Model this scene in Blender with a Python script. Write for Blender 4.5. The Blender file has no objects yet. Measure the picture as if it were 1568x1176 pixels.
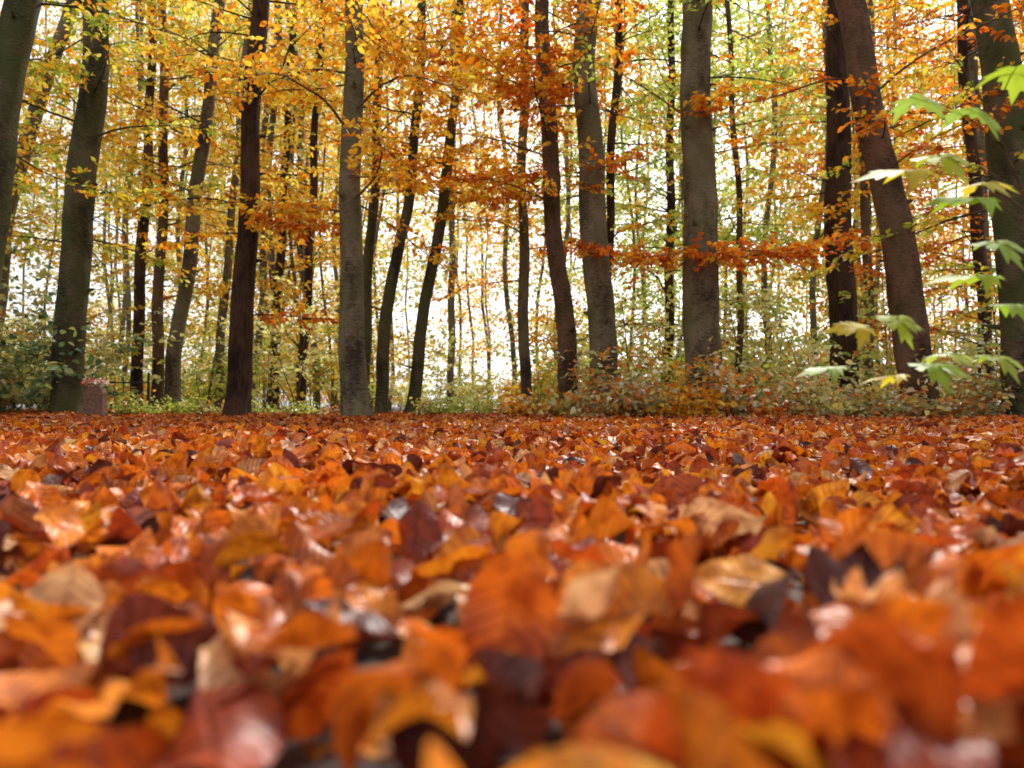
import bpy, math, numpy as np
rng = np.random.default_rng(11)
scene = bpy.context.scene
COL = scene.collection
def U(a,b,n=None): return rng.uniform(a,b,n)

# ---------------------------------------------------------------- materials
def new_mat(name):
    m = bpy.data.materials.new(name); m.use_nodes = True
    nt = m.node_tree; nt.nodes.clear()
    return m, nt, nt.nodes, nt.links
def math_node(nt, op, a, b=None, clamp=False):
    n = nt.nodes.new('ShaderNodeMath'); n.operation = op; n.use_clamp = clamp
    for i, v in enumerate((a, b)):
        if v is None: continue
        if isinstance(v, (int, float)): n.inputs[i].default_value = v
        else: nt.links.new(v, n.inputs[i])
    return n.outputs[0]
def mixc(nt, fac, a, b, mode='MIX'):
    n = nt.nodes.new('ShaderNodeMix'); n.data_type = 'RGBA'; n.blend_type = mode
    for idx, v in ((0, fac), (6, a), (7, b)):
        if isinstance(v, (int, float)): n.inputs[idx].default_value = v
        elif isinstance(v, tuple): n.inputs[idx].default_value = (*v, 1)
        else: nt.links.new(v, n.inputs[idx])
    return n.outputs[2]

def leaf_material(name, transl=0.5, rough=0.5, spec=0.4, veins=False):
    m, nt, N, Lk = new_mat(name)
    out = N.new('ShaderNodeOutputMaterial')
    at = N.new('ShaderNodeAttribute'); at.attribute_name = 'Col'
    col = at.outputs['Color']
    bs = N.new('ShaderNodeBsdfPrincipled')
    bs.inputs['Roughness'].default_value = rough
    bs.inputs['Specular IOR Level'].default_value = spec
    tr = N.new('ShaderNodeBsdfTranslucent')
    if veins:
        uv = N.new('ShaderNodeAttribute'); uv.attribute_name = 'luv'
        sp = N.new('ShaderNodeSeparateXYZ'); Lk.new(uv.outputs['Vector'], sp.inputs[0])
        s = math_node(nt, 'ABSOLUTE', sp.outputs[0]); t = sp.outputs[1]
        v = math_node(nt, 'SUBTRACT', math_node(nt, 'MULTIPLY', t, 10.0), math_node(nt, 'MULTIPLY', s, 1.9))
        fr = math_node(nt, 'ABSOLUTE', math_node(nt, 'SUBTRACT', math_node(nt, 'FRACT', math_node(nt,'ADD',v,5.0)), 0.5))
        line = math_node(nt, 'MULTIPLY', math_node(nt, 'SUBTRACT', fr, 0.38), 9.0, True)
        mid = math_node(nt, 'SUBTRACT', 1.0, math_node(nt, 'MULTIPLY', s, 12.0), True)
        vein = math_node(nt, 'MAXIMUM', line, mid)
        geo = N.new('ShaderNodeNewGeometry')
        nz = N.new('ShaderNodeTexNoise'); nz.inputs['Scale'].default_value = 60; nz.inputs['Detail'].default_value = 4
        Lk.new(geo.outputs['Position'], nz.inputs['Vector'])
        mot = math_node(nt, 'MULTIPLY', math_node(nt, 'SUBTRACT', nz.outputs['Fac'], 0.46), 5.0, True)
        col2 = mixc(nt, math_node(nt,'MULTIPLY',mot,0.78), col, mixc(nt, 1.0, col, (0.40,0.20,0.16), 'MULTIPLY'))
        y = math_node(nt, 'MULTIPLY', math_node(nt, 'SUBTRACT', 0.42, nz.outputs['Fac']), 7.0, True)
        col2 = mixc(nt, math_node(nt,'MULTIPLY',y,0.6), col2, mixc(nt, 1.0, col, (1.3,1.55,1.6), 'MULTIPLY'))
        col = mixc(nt, math_node(nt,'MULTIPLY',vein,0.42), col2, mixc(nt, 1.0, col2, (0.5,0.36,0.32), 'MULTIPLY'))
        bp = N.new('ShaderNodeBump'); bp.inputs['Strength'].default_value = 0.85; bp.inputs['Distance'].default_value = 0.002
        h = math_node(nt, 'SUBTRACT', math_node(nt,'MULTIPLY',nz.outputs['Fac'],2.0), vein)
        Lk.new(h, bp.inputs['Height']); Lk.new(bp.outputs[0], bs.inputs['Normal'])
    Lk.new(col, bs.inputs['Base Color'])
    Lk.new(col, tr.inputs['Color'])
    mx = N.new('ShaderNodeMixShader'); mx.inputs[0].default_value = transl
    Lk.new(bs.outputs[0], mx.inputs[1]); Lk.new(tr.outputs[0], mx.inputs[2])
    Lk.new(mx.outputs[0], out.inputs[0])
    return m
M_LITTER = leaf_material('fallen_beech_leaf', 0.28, 0.41, 0.46, True)
M_LEAF = leaf_material('tree_leaf', 0.62, 0.55, 0.3)
M_MAPLE = leaf_material('maple_leaf', 0.55, 0.45, 0.4)
M_BRAMBLE = leaf_material('bramble_leaf', 0.45, 0.33, 0.7)

def bark_material(name, dark, light, lichen, lich=0.4, furrow=False):
    m, nt, N, Lk = new_mat(name)
    out = N.new('ShaderNodeOutputMaterial'); bs = N.new('ShaderNodeBsdfPrincipled')
    bs.inputs['Roughness'].default_value = 0.85; bs.inputs['Specular IOR Level'].default_value = 0.2
    tc = N.new('ShaderNodeTexCoord')
    def noise(scale, vec, det=5, rough=0.6):
        mp = N.new('ShaderNodeMapping'); mp.inputs['Scale'].default_value = vec
        Lk.new(tc.outputs['Object'], mp.inputs[0])
        n = N.new('ShaderNodeTexNoise'); n.inputs['Scale'].default_value = scale
        n.inputs['Detail'].default_value = det; n.inputs['Roughness'].default_value = rough
        Lk.new(mp.outputs[0], n.inputs['Vector']); return n.outputs['Fac']
    a = noise(3.0, (1,1,0.5)); b = noise(14, (1,1,3.5) if not furrow else (2.2,2.2,0.35)); c = noise(2.2, (1,1,0.6), 3)
    d = noise(60, (1,1,1), 3)
    f = math_node(nt, 'ADD', math_node(nt,'MULTIPLY',a,1.3), math_node(nt,'MULTIPLY',b,0.8))
    f = math_node(nt, 'ADD', f, math_node(nt,'MULTIPLY',d,0.35))
    f = math_node(nt, 'MULTIPLY', math_node(nt,'SUBTRACT',f,1.04), 3.0, True)
    col = mixc(nt, f, dark, light)
    l = math_node(nt, 'MULTIPLY', math_node(nt,'SUBTRACT',c,0.45), 6.0, True)
    col = mixc(nt, math_node(nt,'MULTIPLY',l,lich), col, lichen)
    Lk.new(col, bs.inputs['Base Color'])
    bp = N.new('ShaderNodeBump'); bp.inputs['Strength'].default_value = 1.0; bp.inputs['Distance'].default_value = 0.035 if furrow else 0.025
    Lk.new(math_node(nt,'ADD',b,math_node(nt,'MULTIPLY',d,0.5)), bp.inputs['Height']); Lk.new(bp.outputs[0], bs.inputs['Normal'])
    Lk.new(bs.outputs[0], out.inputs[0]); return m
BARK = {
 'grey': bark_material('beech_bark', (0.052,0.036,0.022), (0.25,0.195,0.125), (0.15,0.145,0.06), 0.6),
 'green': bark_material('mossy_bark', (0.032,0.028,0.014), (0.15,0.12,0.07), (0.08,0.095,0.028), 0.8),
 'brown': bark_material('oak_bark', (0.022,0.010,0.007), (0.10,0.05,0.03), (0.05,0.04,0.018), 0.25, True),
 'red': bark_material('warm_bark', (0.05,0.024,0.015), (0.21,0.115,0.07), (0.12,0.10,0.045), 0.45),
 'far': bark_material('distant_hazed_bark', (0.10,0.08,0.055), (0.26,0.21,0.15), (0.2,0.19,0.11), 0.4),  # greyer, paler base colours paint in the haze of distance
}
def simple_mat(name, c1, c2, scale=20, rough=0.8):
    m, nt, N, Lk = new_mat(name)
    out = N.new('ShaderNodeOutputMaterial'); bs = N.new('ShaderNodeBsdfPrincipled')
    bs.inputs['Roughness'].default_value = rough
    n = N.new('ShaderNodeTexNoise'); n.inputs['Scale'].default_value = scale; n.inputs['Detail'].default_value = 6
    geo = N.new('ShaderNodeNewGeometry'); Lk.new(geo.outputs['Position'], n.inputs['Vector'])
    f = math_node(nt,'MULTIPLY',math_node(nt,'SUBTRACT',n.outputs['Fac'],0.35),3.2,True)
    Lk.new(mixc(nt, f, c1, c2), bs.inputs['Base Color'])
    bp = N.new('ShaderNodeBump'); bp.inputs['Distance'].default_value = 0.01; Lk.new(n.outputs['Fac'], bp.inputs['Height'])
    Lk.new(bp.outputs[0], bs.inputs['Normal']); Lk.new(bs.outputs[0], out.inputs[0]); return m
M_SOIL = simple_mat('forest_soil', (0.010,0.004,0.002), (0.06,0.02,0.007), 9)
M_STONE = simple_mat('sandstone', (0.14,0.065,0.045), (0.26,0.14,0.10), 30)
M_IRON = simple_mat('dark_iron', (0.015,0.014,0.013), (0.04,0.035,0.03), 40, 0.6)
M_TWIG = simple_mat('twig', (0.04,0.020,0.012), (0.13,0.07,0.04), 60)

# ---------------------------------------------------------------- mesh helpers
def mesh_np(name, V, F, mats, col=None, luv=None, smooth=False):
    me = bpy.data.meshes.new(name)
    V = np.asarray(V, np.float32); F = np.asarray(F, np.int32)
    n, k = F.shape
    me.vertices.add(len(V)); me.vertices.foreach_set('co', V.ravel())
    me.loops.add(n*k); me.loops.foreach_set('vertex_index', F.ravel())
    me.polygons.add(n); me.polygons.foreach_set('loop_start', np.arange(0, n*k, k, dtype=np.int32))
    if smooth: me.polygons.foreach_set('use_smooth', np.ones(n, bool))
    me.update(calc_edges=True)
    if col is not None:
        a = me.attributes.new('Col', 'FLOAT_COLOR', 'POINT')
        c = np.ones((len(V), 4), np.float32); c[:, :3] = col; a.data.foreach_set('color', c.ravel())
    if luv is not None:
        a = me.attributes.new('luv', 'FLOAT_VECTOR', 'POINT')
        a.data.foreach_set('vector', np.asarray(luv, np.float32).ravel())
    for m in mats: me.materials.append(m)
    return me
def obj(name, me, parent=None, loc=(0,0,0)):
    o = bpy.data.objects.new(name, me); COL.objects.link(o)
    if parent: o.parent = parent
    else: o.location = loc
    return o
def empty(name, loc=(0,0,0)):
    e = bpy.data.objects.new(name, None); e.empty_display_size = 0.3; e.location = loc; COL.objects.link(e); return e
def unit(v): return v/np.maximum(np.linalg.norm(v, axis=-1, keepdims=True), 1e-9)

class Tubes:
    def __init__(s): s.V=[]; s.F=[]; s.n=0
    def add(s, P, R, sides=6, shape=None):
        P = np.asarray(P, float); R = np.asarray(R, float); k = len(P)
        T = unit(np.gradient(P, axis=0))
        ref = np.array([0,1,0.]) if abs(T[:,1]).mean() < 0.8 else np.array([1.,0,0])
        A = unit(np.cross(T, ref)); B = np.cross(T, A)
        th = np.linspace(0, 2*np.pi, sides, endpoint=False)
        rr = R[:,None]*np.ones(sides)
        if shape is not None: rr = rr*shape(P, th)
        V = P[:,None,:] + rr[...,None]*(A[:,None,:]*np.cos(th)[None,:,None] + B[:,None,:]*np.sin(th)[None,:,None])
        i = np.arange(k-1)[:,None]*sides; j = np.arange(sides)[None,:]; j2 = (j+1)%sides
        F = np.stack([i+j, i+j2, i+sides+j2, i+sides+j], -1).reshape(-1,4)+s.n
        s.V.append(V.reshape(-1,3)); s.F.append(F); s.n += k*sides
    def mesh(s, name, mat): return mesh_np(name, np.concatenate(s.V), np.concatenate(s.F), [mat], smooth=True)

def catmull(P, step):
    P = np.asarray(P, float)
    P = np.vstack([2*P[0]-P[1], P, 2*P[-1]-P[-2]]); out=[]
    for i in range(1, len(P)-2):
        n = max(2, int(np.linalg.norm(P[i+1]-P[i])/step)); t = np.linspace(0,1,n,endpoint=False)[:,None]
        a,b,c,d = P[i-1],P[i],P[i+1],P[i+2]
        out.append(0.5*((2*b)+(-a+c)*t+(2*a-5*b+4*c-d)*t**2+(-a+3*b-3*c+d)*t**3))
    out.append(P[-2][None]); return np.concatenate(out)

def leaf_cards(P, D, Nn, L, W, C, quad=False):
    n = len(P); S = unit(np.cross(D, Nn)); Nn = np.cross(S, D)
    L = L[:,None]; W = W[:,None]
    fold = U(0.05,0.35,n)[:,None]*W; curl = U(-0.25,0.25,n)[:,None]*L
    if quad:
        V = np.stack([P, P+D*L*.45+S*W*.5+Nn*fold, P+D*L+Nn*curl, P+D*L*.45-S*W*.5+Nn*fold], 1)
        F = np.arange(n*4).reshape(n,4); k=4
    else:
        V = np.stack([P, P+D*L*.28+S*W*.44+Nn*fold, P+D*L*.66+S*W*.42+Nn*(fold+curl*.5), P+D*L+Nn*curl,
                      P+D*L*.66-S*W*.42+Nn*(fold+curl*.5), P+D*L*.28-S*W*.44+Nn*fold], 1)
        b = np.arange(n)[:,None]*6
        F = np.concatenate([b+np.array([[0,1,2,3]]), b+np.array([[0,3,4,5]])]); k=6
    return V.reshape(-1,3), F, np.repeat(C, k, 0)

PAL = {
 'gold':  [(0.95,0.60,0.05),(0.92,0.46,0.03),(0.95,0.74,0.16),(0.88,0.34,0.02),(0.80,0.66,0.07)],
 'goldg': [(0.94,0.68,0.07),(0.72,0.68,0.06),(0.44,0.53,0.05),(0.92,0.50,0.03),(0.95,0.78,0.18),(0.34,0.44,0.05)],
 'rust':  [(0.78,0.18,0.012),(0.86,0.28,0.015),(0.58,0.11,0.010),(0.90,0.38,0.02),(0.68,0.14,0.010)],
 'mix':   [(0.93,0.45,0.02),(0.84,0.25,0.012),(0.95,0.62,0.06),(0.88,0.33,0.015),(0.95,0.55,0.04)],
 'green': [(0.42,0.53,0.06),(0.62,0.68,0.10),(0.32,0.44,0.06),(0.82,0.76,0.15),(0.52,0.60,0.11)],
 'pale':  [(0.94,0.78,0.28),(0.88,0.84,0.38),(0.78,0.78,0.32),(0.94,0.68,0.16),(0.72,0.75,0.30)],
 'bramble':[(0.50,0.52,0.22),(0.80,0.70,0.38),(0.82,0.38,0.08),(0.26,0.30,0.09),(0.88,0.84,0.64),(0.70,0.22,0.03),(0.90,0.70,0.20),(0.74,0.28,0.04)],
 'ivy':   [(0.10,0.20,0.08),(0.20,0.31,0.12),(0.34,0.40,0.14),(0.62,0.56,0.16)],
}
def colors(pal, n, jit=0.16):
    p = np.array(PAL[pal]); c = p[rng.integers(0, len(p), n)]
    return np.clip(c*(1+rng.normal(0,jit,(n,1)))*(1+rng.normal(0,0.05,(n,3))), 0.01, 0.96)

# ---------------------------------------------------------------- ground
def ground_h(x, y):
    h = 0.014*np.sin(1.7*x+0.6)*np.cos(1.3*y+0.3)+0.012*np.sin(4.1*x+2.2*y)+0.008*np.sin(7.3*y-3.1*x+1)
    h = h + 0.06*np.clip((y-7)/4,0,1)*np.clip((-x-4)/3,0,1) + 0.04*np.clip((y-6)/4,0,1)*np.clip((x-4)/3,0,1)
    return h
gx = np.sort(np.concatenate([np.linspace(-14,14,141), [-400,-200,-100,-60,-40,-28,-20,20,28,40,60,100,200,400]]))
gy = np.sort(np.concatenate([np.linspace(-4,24,141), [-400,-150,-60,-25,-10,32,45,70,120,250,420]]))
X, Y = np.meshgrid(gx, gy); Z = ground_h(X,Y)*(np.abs(X)<20)
V = np.stack([X,Y,Z],-1).reshape(-1,3); nx=len(gx); ny=len(gy)
i = (np.arange(ny-1)[:,None]*nx+np.arange(nx-1)[None,:]).ravel()
obj('ground', mesh_np('ground', V, np.stack([i,i+1,i+nx+1,i+nx],-1), [M_SOIL], smooth=True))

# ---------------------------------------------------------------- fallen leaves
LP = np.array([(0.76,0.175,0.012),(0.54,0.095,0.010),(0.90,0.28,0.016),(0.80,0.215,0.013),(0.32,0.045,0.010),(0.92,0.36,0.025),
               (0.90,0.50,0.22),(0.13,0.024,0.012),(0.66,0.14,0.012),(0.86,0.36,0.11)])
LW = np.array([.19,.15,.14,.17,.12,.05,.05,.06,.08,.04]); LW=LW/LW.sum()
def litter(n, x0,x1,y0,y1, nu, nv, zt, tilt, Lr=(0.05,0.085), cmul=1.25):
    x = U(x0,x1,n); y = U(y0,y1,n)
    L = U(*Lr,n); W = L*U(0.50,0.74,n)
    t = np.linspace(0,1,nu+1); s = np.linspace(-1,1,nv+1)
    T, S = np.meshgrid(t,s,indexing='ij'); T=T.ravel()[None]; S=S.ravel()[None]
    w = np.maximum(np.sin(np.pi*T**0.85),0.0)**0.85*0.5+0.004
    lx = S*w*W[:,None]; ly = (T-0.5)*L[:,None]
    ax = np.abs(S)*w*W[:,None]
    lz = U(-0.25,0.85,n)[:,None]*ax + U(-.13,.13,n)[:,None]*L[:,None]*np.sin(2*np.pi*(U(1,3,n)[:,None]*T+U(0,1,n)[:,None]))*np.abs(S)**1.5
    lz = lz + U(-.09,.09,n)[:,None]*L[:,None]*np.sin(np.pi*(U(1,4,n)[:,None]*T+U(0,1,n)[:,None]))*S
    k = rng.normal(0,cmul,n)/L; k = np.where(np.abs(k)<1,1,k)[:,None]
    cy = np.sin(k*ly)/k - lz*np.sin(k*ly); cz = (1-np.cos(k*ly))/k + lz*np.cos(k*ly)
    kx = rng.normal(0,cmul,n)/W; kx=np.where(np.abs(kx)<1,1,kx)[:,None]
    cx = np.sin(kx*lx)/kx; cz = cz + (1-np.cos(kx*lx))/kx
    tw = U(-1.2,1.2,n)[:,None]*(T-0.5)
    cx, cz = cx*np.cos(tw)-cz*np.sin(tw), cx*np.sin(tw)+cz*np.cos(tw)
    a = rng.normal(0,tilt,n)[:,None]; b = rng.normal(0,tilt,n)[:,None]; g = U(0,2*np.pi,n)[:,None]
    flip = np.where(U(0,1,n)<0.3,-1,1)[:,None]; cz = cz*flip
    cy, cz = cy*np.cos(a)-cz*np.sin(a), cy*np.sin(a)+cz*np.cos(a)
    cx, cz = cx*np.cos(b)+cz*np.sin(b), -cx*np.sin(b)+cz*np.cos(b)
    px = cx*np.cos(g)-cy*np.sin(g)+x[:,None]; py = cx*np.sin(g)+cy*np.cos(g)+y[:,None]
    z0 = ground_h(x,y)+0.006+zt*U(0,1,n)**0.8
    pz = np.maximum(cz+z0[:,None], ground_h(px,py)+0.003*S**2+0.002)
    V = np.stack([px,py,pz],-1).reshape(-1,3); m=(nu+1)*(nv+1)
    q = (np.arange(nu)[:,None]*(nv+1)+np.arange(nv)[None,:]).ravel()
    Q = np.stack([q,q+1,q+nv+2,q+nv+1],-1)
    F = (np.arange(n)[:,None,None]*m+Q[None]).reshape(-1,4)
    C = LP[rng.choice(len(LP),n,p=LW)]*(1+rng.normal(0,.16,(n,1)))
    C = np.clip(C,0.006,0.95)
    luv = np.stack([np.broadcast_to(S,(n,m)),np.broadcast_to(T,(n,m)),np.zeros((n,m))],-1).reshape(-1,3)
    return V,F,np.repeat(C,m,0),luv
parts = [litter(5600,-2.0,2.0,0.18,2.2,12,4,0.055,0.60,(0.060,0.098)),
         litter(1000,-2.2,2.2,-1.2,0.10,5,2,0.02,0.30),
         litter(18000,-4.8,4.8,2.2,6.2,5,2,0.06,0.64,(0.055,0.092)),
         litter(33000,-11,11,6.2,13,3,2,0.055,0.60,(0.06,0.10)),
         litter(7000,-16,16,13,22,2,2,0.04,0.45,(0.08,0.12)),
         litter(4500,-9,-4.8,1,6.2,3,2,0.05,0.5), litter(4500,4.8,9,1,6.2,3,2,0.05,0.5)]
off=0; Vs=[];Fs=[];Cs=[];Us=[]
for v,f,c,u in parts:
    Vs.append(v);Fs.append(f+off);Cs.append(c);Us.append(u);off+=len(v)
obj('fallen_leaves', mesh_np('fallen_leaves', np.concatenate(Vs), np.concatenate(Fs), [M_LITTER], np.concatenate(Cs), np.concatenate(Us), smooth=True))

tb = Tubes()
for _ in range(160):
    x,y = U(-4,4), U(0.5,7); a=U(0,6.28); l=U(0.08,0.35)
    P=[(x,y,ground_h(x,y)+0.045)]
    for j in range(4):
        a+=U(-.4,.4); P.append((P[-1][0]+math.cos(a)*l/4,P[-1][1]+math.sin(a)*l/4,P[-1][2]+U(-.008,.012)))
    tb.add(P,np.linspace(.0028,.001,5),5)
obj('fallen_twigs', tb.mesh('fallen_twigs', M_TWIG))

# ---------------------------------------------------------------- trees
def grow(p, az, el, L, n, wander=0.18, droop=0.0):
    P=[np.array(p,float)]; s=L/n
    for j in range(n):
        az += rng.normal(0,wander); el += rng.normal(0,wander*.6)-droop
        P.append(P[-1]+s*np.array([math.cos(az)*math.cos(el), math.sin(az)*math.cos(el), math.sin(el)]))
    return np.array(P)
def add_twig_leaves(acc, P, pal, size, spacing):
    seg = np.linalg.norm(np.diff(P,axis=0),axis=1); cum=np.concatenate([[0],np.cumsum(seg)]); L=cum[-1]
    n = max(3,int(L/spacing)); t = np.clip(np.linspace(0.12,1,n)*L + U(-.01,.01,n),0,L)
    pos = np.stack([np.interp(t,cum,P[:,k]) for k in range(3)],-1)
    ax = unit(P[-1]-P[0]); side = unit(np.cross(ax,[0,0,1.]))
    sg = np.where(np.arange(n)%2==0,1,-1)[:,None]
    D = unit(ax*U(.3,.9,n)[:,None]+side*sg*U(.5,1,n)[:,None]+np.array([0,0,1.])*rng.normal(-.3,.45,n)[:,None])
    Nn = unit(np.array([0,0,1.])+rng.normal(0,.65,(n,3)))
    acc.append((pos+rng.normal(0,.015,(n,3)), D, Nn, U(.65,1.25,n)*size, colors(pal,n)))
def make_branch(tb, acc, p, az, el, L, pal, size=0.075, spacing=0.035, r0=None, dens=1.0, droop=0.04, twl=1.0, tw0=0.2):
    n=max(5,int(L/0.22)); P=grow(p,az,el,L,n,0.13,droop)
    r0 = r0 or 0.005+0.006*L
    tb.add(P,np.linspace(r0,0.0025,len(P)),5)
    m = int(L/0.15*dens)
    for j in range(m):
        t = tw0+(1-tw0)*(j+U(0,.8))/m; t=min(t,1); f=t*(len(P)-1); k=min(int(f),len(P)-2)
        q=P[k]+(P[k+1]-P[k])*(f-k); d=P[k+1]-P[k]; a=math.atan2(d[1],d[0])+(1 if j%2 else -1)*U(.5,1.15)
        l = twl*L*U(.16,.38)*(1.15-0.75*t)+0.12
        Q=grow(q,a,U(-.25,.35),l,4,.18,.05)
        tb.add(Q,np.linspace(0.004,0.0012,5),3)
        if U(0,1)<.92: add_twig_leaves(acc,Q,pal if U(0,1)<.8 else 'mix',size,spacing)
    add_twig_leaves(acc,P[-3:],pal,size,spacing)
def foliage_obj(acc, name, parent, mat=M_LEAF, wr=0.62, quad=False):
    P,D,Nn,L,C=[np.concatenate(z) for z in zip(*acc)]
    V,F,c = leaf_cards(P,D,Nn,L,L*wr,C,quad)
    obj(name, mesh_np(name,V,F,[mat],c), parent)

def tree(kind, y, pts, dia, dtop, bark, pal, nb, zlo, zhi=None, blen=(1.1,2.6), extra=()):
    x0 = pts[0][0]; ztop = pts[-1][1]
    size = .078+.0020*y; spacing=.038+.0008*y
    g = float(ground_h(np.array(x0),np.array(y)))
    e = empty(kind,(x0,y,g-0.03))
    P3 = [(p[0]-x0, 0.0, p[1]) for p in pts]
    if dia>.1:
        d = np.array(P3[-1])-np.array(P3[-2]); d=d/np.linalg.norm(d)
        P3.append(tuple(np.array(P3[-1])+d*2.2))
    P = catmull(P3, 0.14); ph=U(0,6.28,6)
    P[:,1] += 0.05*np.sin(P[:,2]*0.9+ph[0])*np.clip(P[:,2],0,1)
    P[:,0] += 0.025*np.sin(P[:,2]*2.1+ph[1])*np.clip(P[:,2],0,1)
    h = P[:,2]/P[-1,2]
    R = 0.5*(dia*(1-h)+dtop*0.85*h)
    def shape(P,th):
        z=P[:,2][:,None]; t=th[None]
        f = 1+0.6*np.exp(-np.maximum(z,0)/0.16)*(0.55+0.45*np.cos(5*t+ph[2]))
        f = f+0.035*np.sin(2*t+z*1.3+ph[3])+0.028*np.sin(3*t-z*2.7+ph[4])+0.022*np.sin(z*9+t+ph[5])+0.014*np.sin(5*t+z*6.1)
        return f
    tb=Tubes(); tb.add(P,R,20 if dia>.1 else 8,shape)
    bmat = BARK[bark]
    if dia>.1:
      for _ in range(int(5+dia*16)):
        k=rng.integers(4,len(P)-2); a=U(0,6.28); dr=np.array([math.cos(a),math.sin(a),.25]); l=U(0.03,0.10) if U(0,1)<.7 else U(.1,.3)
        r=U(.012,.028)*(dia/.35)**.5
        q=[P[k]+dr*R[k]*.75, P[k]+dr*(R[k]*.98), P[k]+dr*(R[k]+l*.6), P[k]+dr*(R[k]+l)]
        tb.add(q,[r*1.9,r*1.4,r,r*.35],8)
    obj('trunk', tb.mesh('trunk',bmat), e)
    zhi = zhi or ztop+0.6
    bt=Tubes(); acc=[]
    for b in range(nb):
        z = zlo+(zhi-zlo)*U(0,1)**0.8
        k = int(np.argmin(abs(P[:,2]-z)))
        make_branch(bt,acc,P[k],U(0,6.28),U(-.1,.6),U(*blen),pal,size=size,spacing=spacing)
    for (z,az,el,L,pl,dn) in extra:
        k=int(np.argmin(abs(P[:,2]-z)))
        make_branch(bt,acc,P[k],az,el,L,pl,size=size,dens=dn,droop=0.012,spacing=.036,tw0=.1)
    if bt.V:
        obj('branches', bt.mesh('branches',bmat), e); foliage_obj(acc,'foliage',e,quad=(y>12.2))
    return e
PI=math.pi
B='beech_tree'
tree(B,8,[(-6.46,0),(-6.2,2.4),(-5.85,4.85)],.42,.36,'green','goldg',8,2.6)
tree(B,14,[(-10.9,0),(-10.37,4.3),(-9.3,8.4)],.34,.26,'grey','gold',14,2.3)
tree(B,10,[(-6.5,0),(-6.43,2.19),(-6.21,6.0)],.44,.36,'green','goldg',18,2.4,extra=[(3.2,-.3,.2,2.0,'goldg',1.4),(2.6,-2.6,.1,1.6,'goldg',1.4)])
tree(B,15,[(-8.24,0),(-8.2,3),(-8.06,7.5)],.26,.18,'brown','goldg',17,1.8)
tree(B,13,[(-6.77,0),(-6.72,3.5),(-6.77,7.8)],.21,.15,'red','gold',16,2.0)
tree(B,12,[(-5.98,0),(-5.90,1.45),(-5.73,2.82),(-5.56,4.43),(-5.30,6.5),(-5.2,7.5)],.27,.19,'grey','gold',19,2.5)
tree(B,16,[(-6.9,0),(-6.72,3.4),(-6.46,7.2),(-6.3,9)],.21,.15,'grey','goldg',15,2.4)
tree('oak_tree',10,[(-4.04,0),(-3.96,1.7),(-3.89,3.15),(-3.79,6.0)],.35,.23,'brown','gold',15,2.9,extra=[(2.9,-.4,.1,1.5,'mix',1.5),(1.6,.2,.1,1.3,'rust',1.2),(2.8,3.0,.1,1.5,'mix',1.3)])
tree(B,18,[(-6.27,0),(-6.2,3.5),(-6.01,7.25),(-5.9,10)],.26,.18,'brown','gold',17,2.6)
tree(B,17,[(-5.27,0),(-5.1,3.5),(-4.95,7.2),(-4.8,10)],.23,.16,'brown','mix',18,2.4)
tree(B,9,[(-2.03,0),(-2.13,1.30),(-2.135,2.4),(-2.12,4.14),(-2.14,5.4)],.36,.21,'grey','mix',14,2.7,extra=[(2.7,3.3,.0,1.3,'rust',2.2),(3.3,-.5,.0,1.2,'mix',1.6)])
tree(B,13,[(-2.85,0),(-2.76,2.8),(-2.6,5.3),(-2.56,7.8)],.21,.16,'green','gold',17,2.7)
tree(B,12,[(-2.31,0),(-2.23,1.45),(-2.02,3.05),(-1.79,4.2),(-1.65,6.5)],.23,.15,'green','mix',16,3.0)
tree(B,12.5,[(-1.84,0),(-1.63,1.74),(-1.39,3.3),(-1.18,4.7),(-1.0,6.9)],.24,.16,'green','mix',17,3.0,extra=[(3.9,-.4,.05,2.2,'mix',1.5),(4.4,-1.6,.0,2.0,'rust',1.3),(5.2,-1.2,.0,2.2,'mix',1.4)])
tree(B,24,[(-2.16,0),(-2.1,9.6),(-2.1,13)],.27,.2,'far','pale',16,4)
tree(B,13,[(.27,0),(.22,2.8),(.21,5.3),(.27,7.8)],.22,.17,'grey','mix',17,2.8,extra=[(2.6,2.9,.1,1.8,'mix',1.3),(3.3,.2,.0,1.6,'rust',1.3)])
tree(B,11,[(.93,0),(.85,1.55),(.69,3.13),(.59,4.7),(.5,6.6)],.33,.24,'red','mix',11,3.2,extra=[(3.6,-2.6,.1,2.2,'rust',1.4),(3.9,2.8,.1,2.2,'mix',1.4),(4.6,-1.9,.1,2.4,'rust',1.3),(5.2,-2.6,.0,2.4,'rust',1.3)])
tree(B,10.5,[(1.45,0),(1.35,1.9),(1.23,3.7),(1.15,5.3),(1.2,6.5)],.46,.36,'grey','rust',6,3.9,extra=[(3.9,-1.2,.0,1.2,'rust',2.0),(5.0,-2.4,.1,2.4,'rust',1.4),(5.2,-2.9,.0,2.6,'mix',1.4)])
tree(B,10,[(2.83,0),(2.77,2.2),(2.755,4.1),(2.755,6.0)],.54,.46,'grey','green',8,4.3,
     extra=[(2.35,-.25,.04,2.0,'rust',2.4),(2.40,-2.8,.02,1.8,'rust',2.4),(2.3,-1.5,.02,1.0,'rust',2.0),(2.5,-.7,.05,1.6,'rust',1.8),(2.5,-2.3,.05,1.5,'rust',1.8),
            (4.6,-1.2,.0,1.2,'mix',2.0),(3.9,-.3,.1,1.5,'mix',1.4)])
tree('hornbeam_tree',16,[(3.6,0),(3.7,3),(3.77,6.5),(3.8,9.5)],.23,.17,'brown','green',32,2.0,blen=(1.5,3.2))
tree('hornbeam_tree',13,[(1.75,0),(1.88,4.2),(2.1,7.8)],.19,.15,'brown','green',22,2.8,blen=(1.5,3))
tree('oak_tree',12,[(5.83,0),(5.81,3.7),(5.81,7.2)],.50,.38,'brown','mix',13,3.2)
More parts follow.
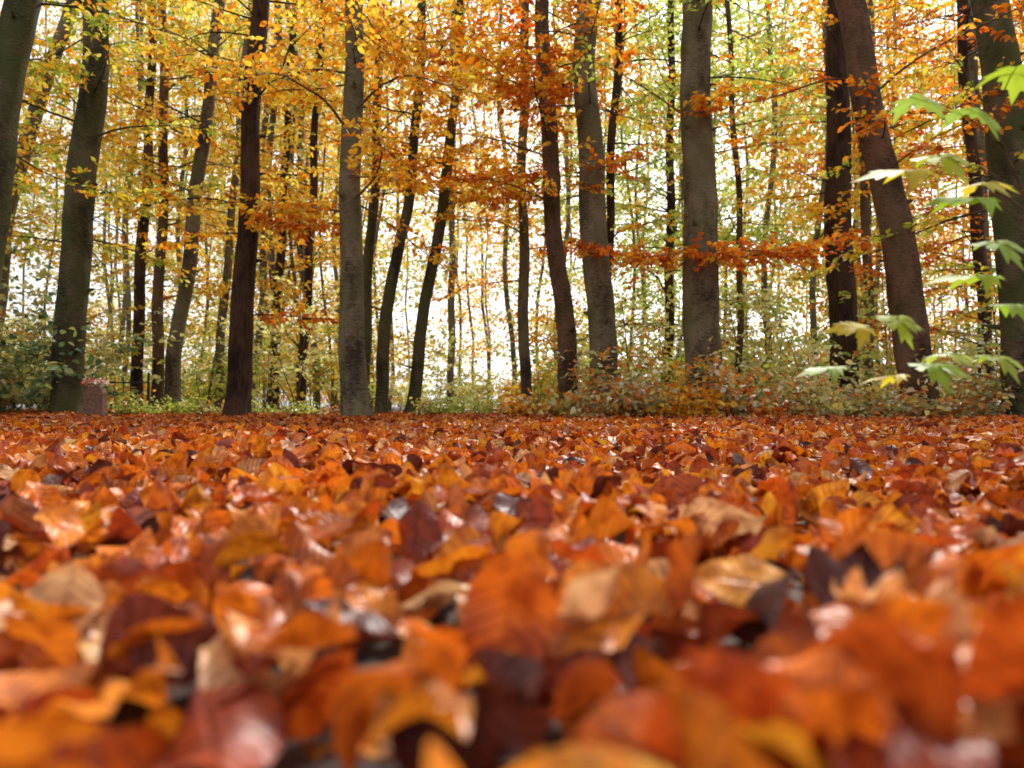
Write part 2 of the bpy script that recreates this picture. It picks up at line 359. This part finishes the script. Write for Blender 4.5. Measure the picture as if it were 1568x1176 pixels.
tree(B,9,[(5.41,0),(5.24,1.55),(4.92,3.28),(4.66,5.0),(4.45,6.2)],.44,.35,'red','rust',9,3.3,
     extra=[(4.2,.0,-.05,2.4,'rust',.8),(4.6,2.7,.15,2.2,'rust',.7)])
tree(B,8.5,[(6.43,0),(6.27,2.7),(6.1,5.1)],.50,.42,'green','goldg',9,2.4)
tree(B,13,[(9.1,0),(8.84,5.3),(8.75,7.8)],.24,.2,'brown','rust',20,1.2)
tree(B,15,[(7.9,0),(7.8,5),(7.7,9)],.22,.16,'red','rust',22,1.0)
tree('hornbeam_tree',14,[(4.6,0),(4.7,4),(4.5,8.5)],.14,.11,'red','green',24,1.8)
tree(B,11.5,[(-9.6,0),(-9.4,4),(-9.2,7)],.2,.16,'grey','gold',16,1.0)
tree(B,16,[(11.2,0),(11.1,5),(11,9)],.3,.2,'grey','mix',16,1.5)
for (x,y,h,p,n) in [(-7.9,12.5,2.6,'gold',12),(-4.9,14,2.4,'gold',11),(-3.4,15,2.2,'pale',10),(2.15,12.5,2.3,'green',12),(1.0,14.5,1.9,'mix',9),(4.1,12.6,2.4,'pale',12),
                  (7.5,10.6,2.6,'goldg',13),(6.9,12.5,3.0,'rust',13),(5.2,14,2.6,'green',12),(-8.8,13.5,3,'goldg',12),(3.2,13.5,2.0,'rust',8)]:
    tree('beech_sapling',y,[(x,0),(x+U(-.1,.1),h*.5),(x+U(-.2,.2),h)],.035,.012,'red',p,n,.35,h,blen=(.5,1.2))

# ---- distant mass of trees; aerial haze put into paler bark and leaf colours
dt = empty('distant_trees'); tb=Tubes(); acc=[]
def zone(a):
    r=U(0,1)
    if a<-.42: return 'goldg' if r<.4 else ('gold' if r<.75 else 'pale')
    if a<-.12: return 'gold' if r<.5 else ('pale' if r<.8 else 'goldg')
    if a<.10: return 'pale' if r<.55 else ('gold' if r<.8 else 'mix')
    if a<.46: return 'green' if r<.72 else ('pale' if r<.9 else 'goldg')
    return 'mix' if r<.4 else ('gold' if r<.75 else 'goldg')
cnt=0
while cnt<125:
    y=U(17,54); x=U(-.95,.95)*y
    a=x/y
    gap = abs(a+.07)<.11
    if gap and (y<28): continue
    cnt+=1
    H = 0.60*y+3; lean=U(-.07,.07)
    P=np.array([(x+lean*z+0.14*math.sin(z*.8+x),y,z) for z in np.linspace(0,H,14)])
    r=U(.035,.12); tb.add(P,np.linspace(r,r*.6,14),6)
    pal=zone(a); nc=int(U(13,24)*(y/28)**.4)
    zl = .6 if not gap else .07*y
    for c in range(nc):
        z=zl+(H-zl)*U(0,1)**1.05; rad=U(0,3.4); an=U(0,6.28)
        cx,cy=x+lean*z+rad*math.cos(an),y+rad*math.sin(an)
        tb.add(np.array([(x+lean*z,y,z-rad*.35),((x+lean*z+cx)/2,(y+cy)/2,z-rad*.1),(cx,cy,z)]),[.025,.016,.005],3)
        n=int(U(60,125)); s=.118+.0031*y
        d=rng.normal(0,1,(n,3))*np.array([.85,.85,.26])
        pos=np.array([cx,cy,z])+d
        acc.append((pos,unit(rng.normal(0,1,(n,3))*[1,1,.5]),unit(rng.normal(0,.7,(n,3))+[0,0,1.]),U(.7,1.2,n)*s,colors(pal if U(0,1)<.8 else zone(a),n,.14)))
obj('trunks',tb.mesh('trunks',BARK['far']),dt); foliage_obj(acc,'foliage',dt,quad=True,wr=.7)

# ---- understorey shrubs (mass)
us=empty('undergrowth'); tb=Tubes(); acc=[]
for i in range(175):
    y=U(12.5,36); x=U(-.85,.85)*y; a=x/y
    if abs(a+.08)<.1 and y<18: continue
    H=U(.6,3.2)*(.6+.02*y); pal='pale' if U(0,1)<.58 else ('green' if U(0,1)<.5 else ('goldg' if U(0,1)<.6 else 'mix'))
    for s_ in range(5):
        P=grow((x,y,0),U(0,6.28),U(.9,1.5),H,6,.15,.03); tb.add(P,np.linspace(.012,.003,7),4)
        for k in range(2,7):
            Q=grow(P[k],U(0,6.28),U(-.1,.7),U(.4,1.0),4,.25,.03); tb.add(Q,np.linspace(.004,.0015,5),3)
            add_twig_leaves(acc,Q,pal,.08+.0028*y,.055)
obj('stems',tb.mesh('stems',M_TWIG),us); foliage_obj(acc,'foliage',us,quad=True,wr=.7)

# ---- bramble bushes
def bush(kind,x,y,rad,H,pal,nst=26,size=.075):
    e=empty(kind,(x,y,float(ground_h(np.array(x),np.array(y))))); tb=Tubes(); acc=[]
    for _ in range(nst):
        p=(U(-rad,rad)*.6,U(-.35,.35),0); L=H*U(.7,2.3)
        P=grow(p,U(0,6.28),U(.8,1.5),L,8,.16,.17 if U(0,1)<.55 else .02); P[:,2]=np.maximum(P[:,2],.02)
        tb.add(P,np.linspace(.005,.0018,9),4)
        pp=pal if U(0,1)<.7 else 'bramble'
        for k in range(2,9):
            for j in range(2):
                Q=grow(P[k],U(0,6.28),U(-.2,.7),U(.08,.3),3,.2,.03); tb.add(Q,np.linspace(.002,.001,4),3)
                add_twig_leaves(acc,Q,pp,size*U(.8,1.3),.065)
    obj('stems',tb.mesh('stems',M_TWIG),e); foliage_obj(acc,'leaves',e,M_BRAMBLE,.68)
for (x,y,r,H,p) in [(.2,9.6,.5,.18,'mix'),(.75,9.4,.5,.26,'pale'),(1.2,9.0,.6,.42,'bramble'),(1.75,9.3,.7,.7,'bramble'),(2.2,8.6,.6,.36,'mix'),(2.7,9.1,.6,.55,'bramble'),(3.3,9.4,.7,.36,'rust'),(3.9,9.6,.6,.46,'bramble'),
                  (4.5,9.2,.6,.36,'pale'),(5.0,8.6,.5,.30,'bramble'),(5.9,8.7,.7,.5,'bramble'),(6.6,8.9,.7,.66,'green'),(7.4,9.3,.8,.7,'bramble'),(3.1,10.8,.8,.7,'green'),(4.8,11.2,.8,.8,'pale'),(1.6,11.2,.9,.7,'mix'),(6.6,10.8,1,1.0,'green')]:
    bush('bramble_bush',x,y,r,H,p,int(10+r*11),.085)
for (x,y,r,H) in [(-7.2,9.4,.6,.9),(-7.9,10,.8,1.2),(-8.6,11,.9,1.3),(-6.9,10.6,.5,1.1)]:
    bush('elder_bush',x,y,r,H,'ivy',24,.10)
for (x,y,r,H) in [(-5.7,10.6,.5,.16),(-5.2,11,.5,.14),(-3.2,10.6,.5,.12),(-4.4,11.5,.6,.16),(-1.2,11.5,.6,.2),(-.4,11,.6,.2)]:
    bush('nettle_patch',x,y,r,H,'green',18,.06)

# ---- maple sapling (right, close)
K=.70
def near(x,y,z): return np.array([x*K,y*K,.19+(z-.19)*K])
O=np.array([.99,1.19,.03]); e=empty('maple_sapling',tuple(O)); tb=Tubes()
stem=catmull(np.array([O,(.98,1.18,.20),(.94,1.17,.42),(.86,1.16,.6),(.80,1.15,.72),(.74,1.14,.80)])-O,.03)
tb.add(stem,np.linspace(.0032,.0014,len(stem)),8)
half=[(0,-.02),(.10,-.16),(.30,-.14),(.24,-.03),(.50,.02),(.42,.10),(.62,.30),(.44,.28),(.40,.34),(.24,.26),(.30,.50),(.20,.52),(.22,.68),(.10,.66),(0,1.0)]
outl=np.array(half+[(-a,b) for a,b in half[1:-1]][::-1])
Vs=[];Fs=[];Cs=[];off=0
ML=[(.90,1.60,.75,.15,2.9,.28),(1.00,1.62,.92,.13,.4,.35),(1.12,1.6,.88,.14,.5,.55),(1.02,1.55,.67,.15,-2.9,.30),(1.06,1.62,.79,.15,.2,.22),
    (1.06,1.6,.50,.14,3.0,.22),(.80,1.62,.38,.10,3.0,.6),(.93,1.6,.39,.11,.3,.75),(.72,1.6,.28,.10,3.0,.15),(.99,1.55,.28,.13,-.2,.30),(.86,1.58,.26,.09,2.9,.25),
    (1.16,1.58,.57,.13,.2,.45),(1.08,1.66,.32,.12,.3,.3),(1.2,1.6,.97,.13,1.1,.4),(1.18,1.55,.42,.13,-.4,.4),(1.14,1.6,.72,.12,.1,.2),(1.17,1.6,.30,.12,.1,.3)]
MC=[(.32,.54,.03),(.44,.60,.04),(.56,.66,.04),(.46,.60,.08),(.72,.62,.04),(.36,.52,.08)]
for (x,y,z,s,az,tl) in ML:
    c=near(x,y,z)-O; s*=K
    D=np.array([math.cos(az),math.sin(az)*.7,-.05+U(-.15,.15)]); D/=np.linalg.norm(D)
    Nn=np.array([0,-math.sin(tl),math.cos(tl)]); Nn=Nn+rng.normal(0,.12,3)
    S=np.cross(D,Nn); S/=np.linalg.norm(S); Nn=np.cross(S,D)
    o2=outl*s; cen=np.array([0,.22*s]); c=c-D*s*.4
    ring=[]
    for f in (1.0,.55):
        q=cen+(o2-cen)*f; zz=(.25*np.abs(q[:,0])-1.2*q[:,0]**2/s) - .35*(q[:,1]-.2*s)**2/s + .04*s*np.sin(q[:,0]*7/s+q[:,1]*5/s+az)*f
        ring.append(c+q[:,:1]*S+q[:,1:2]*D+zz[:,None]*Nn)
    m=len(o2); cc=c+cen[1]*D
    V=np.concatenate([ring[0],ring[1],cc[None]]); Vs.append(V)
    for i in range(m):
        j=(i+1)%m; Fs.append((off+i,off+j,off+m+j,off+m+i))
    for i in range(0,m,2):
        Fs.append((off+m+i,off+m+(i+1)%m,off+m+(i+2)%m,off+2*m))
    off+=len(V); col=np.array(MC[rng.integers(0,len(MC))]); Cs.append(np.repeat(col[None],len(V),0)*U(.8,1.1,(len(V),1)))
    zs=min(max(c[2]-.06,.05),.75); k=int(np.argmin(abs(stem[:,2]-zs))); b=stem[k]
    pp=catmull(np.array([b,(b+c)/2+np.array([0,0,.02]),c-D*0.001]),.03); tb.add(pp,np.linspace(.0016,.0007,len(pp)),5)
obj('stem',tb.mesh('stem',M_TWIG),e)
obj('leaves',mesh_np('leaves',np.concatenate(Vs),np.array(Fs),[M_MAPLE],np.concatenate(Cs),smooth=True),e)

# ---- gravestone with flowers, and low iron fence (left background)
import bmesh
g=empty('gravestone',(-5.62,9.2,.04))
bm=bmesh.new()
prof=[(-.13,0),(.13,0),(.13,.33)]+[(.13*math.cos(t),.33+.09*math.sin(t)) for t in np.linspace(.2,PI-.2,9)]+[(-.13,.33)]
f=bm.faces.new([bm.verts.new((a,-.06,b)) for a,b in prof])
r=bmesh.ops.extrude_face_region(bm,geom=[f]); bmesh.ops.translate(bm,verts=[v for v in r['geom'] if isinstance(v,bmesh.types.BMVert)],vec=(0,.13,0))
bmesh.ops.recalc_face_normals(bm,faces=bm.faces)
bmesh.ops.bevel(bm,geom=[ed for ed in bm.edges],offset=.008,segments=2,affect='EDGES')
me=bpy.data.meshes.new('stone'); bm.to_mesh(me); bm.free(); me.materials.append(M_STONE); obj('stone',me,g)
n=300; P=np.stack([rng.normal(0,.07,n),rng.normal(0,.05,n),.44+np.abs(rng.normal(0,.04,n))],-1)
fc=np.where((U(0,1,n)<.4)[:,None],np.array([.85,.08,.05]),np.array([.88,.82,.78])); fc[U(0,1,n)<.2]=(.15,.25,.08)
V,F,c=leaf_cards(P,unit(rng.normal(0,1,(n,3))),unit(rng.normal(0,1,(n,3))),U(.03,.05,n),U(.02,.035,n),fc)
obj('flowers',mesh_np('flowers',V,F,[M_LEAF],c),g)
tb=Tubes()
for z in (.25,.62): tb.add([(0,0,z),(1.2,0,z),(2.4,0,z)],[.014]*3,6)
for i in range(17): tb.add([(i*.15,0,0),(i*.15,0,.35),(i*.15,0,.70),(i*.15,0,.74)],[.009,.009,.009,.002],6)
for i in (0,8,16): tb.add([(i*.15,0,0),(i*.15,0,.4),(i*.15,0,.8)],[.025,.025,.02],8)
obj('low_iron_fence',tb.mesh('low_iron_fence',M_IRON),None,(-8.9,12.2,0))

# ---------------------------------------------------------------- light
w=bpy.data.worlds.new('World'); scene.world=w; w.use_nodes=True; nt=w.node_tree
bg=nt.nodes['Background']; sky=nt.nodes.new('ShaderNodeTexSky'); sky.sky_type='NISHITA'; sky.sun_disc=False
EL,AZ=math.radians(46),math.radians(22)
sky.sun_elevation=EL; sky.sun_rotation=AZ; sky.air_density=1.6; sky.dust_density=2.0; sky.ozone_density=1.0
hs=nt.nodes.new('ShaderNodeHueSaturation'); hs.inputs['Saturation'].default_value=0.06; hs.inputs['Value'].default_value=1.4
nt.links.new(sky.outputs[0],hs.inputs['Color']); nt.links.new(hs.outputs[0],bg.inputs[0]); bg.inputs[1].default_value=0.15
sl=bpy.data.lights.new('sun','SUN'); sl.energy=5.0; sl.angle=math.radians(8); sl.color=(1,.95,.87)
so=bpy.data.objects.new('sun',sl); COL.objects.link(so); so.rotation_euler=(-(PI/2-EL),0,-AZ)

cam=bpy.data.cameras.new('camera'); co=bpy.data.objects.new('camera',cam); COL.objects.link(co)
co.location=(0,0,.19); co.rotation_euler=(math.radians(91.9),0,0); cam.lens=24; cam.sensor_width=36; cam.clip_end=900; cam.clip_start=.02
cam.dof.use_dof=True; cam.dof.focus_distance=3.0; cam.dof.aperture_fstop=3.2
scene.camera=co
scene.view_settings.view_transform='Standard'; scene.view_settings.look='None'; scene.view_settings.exposure=0
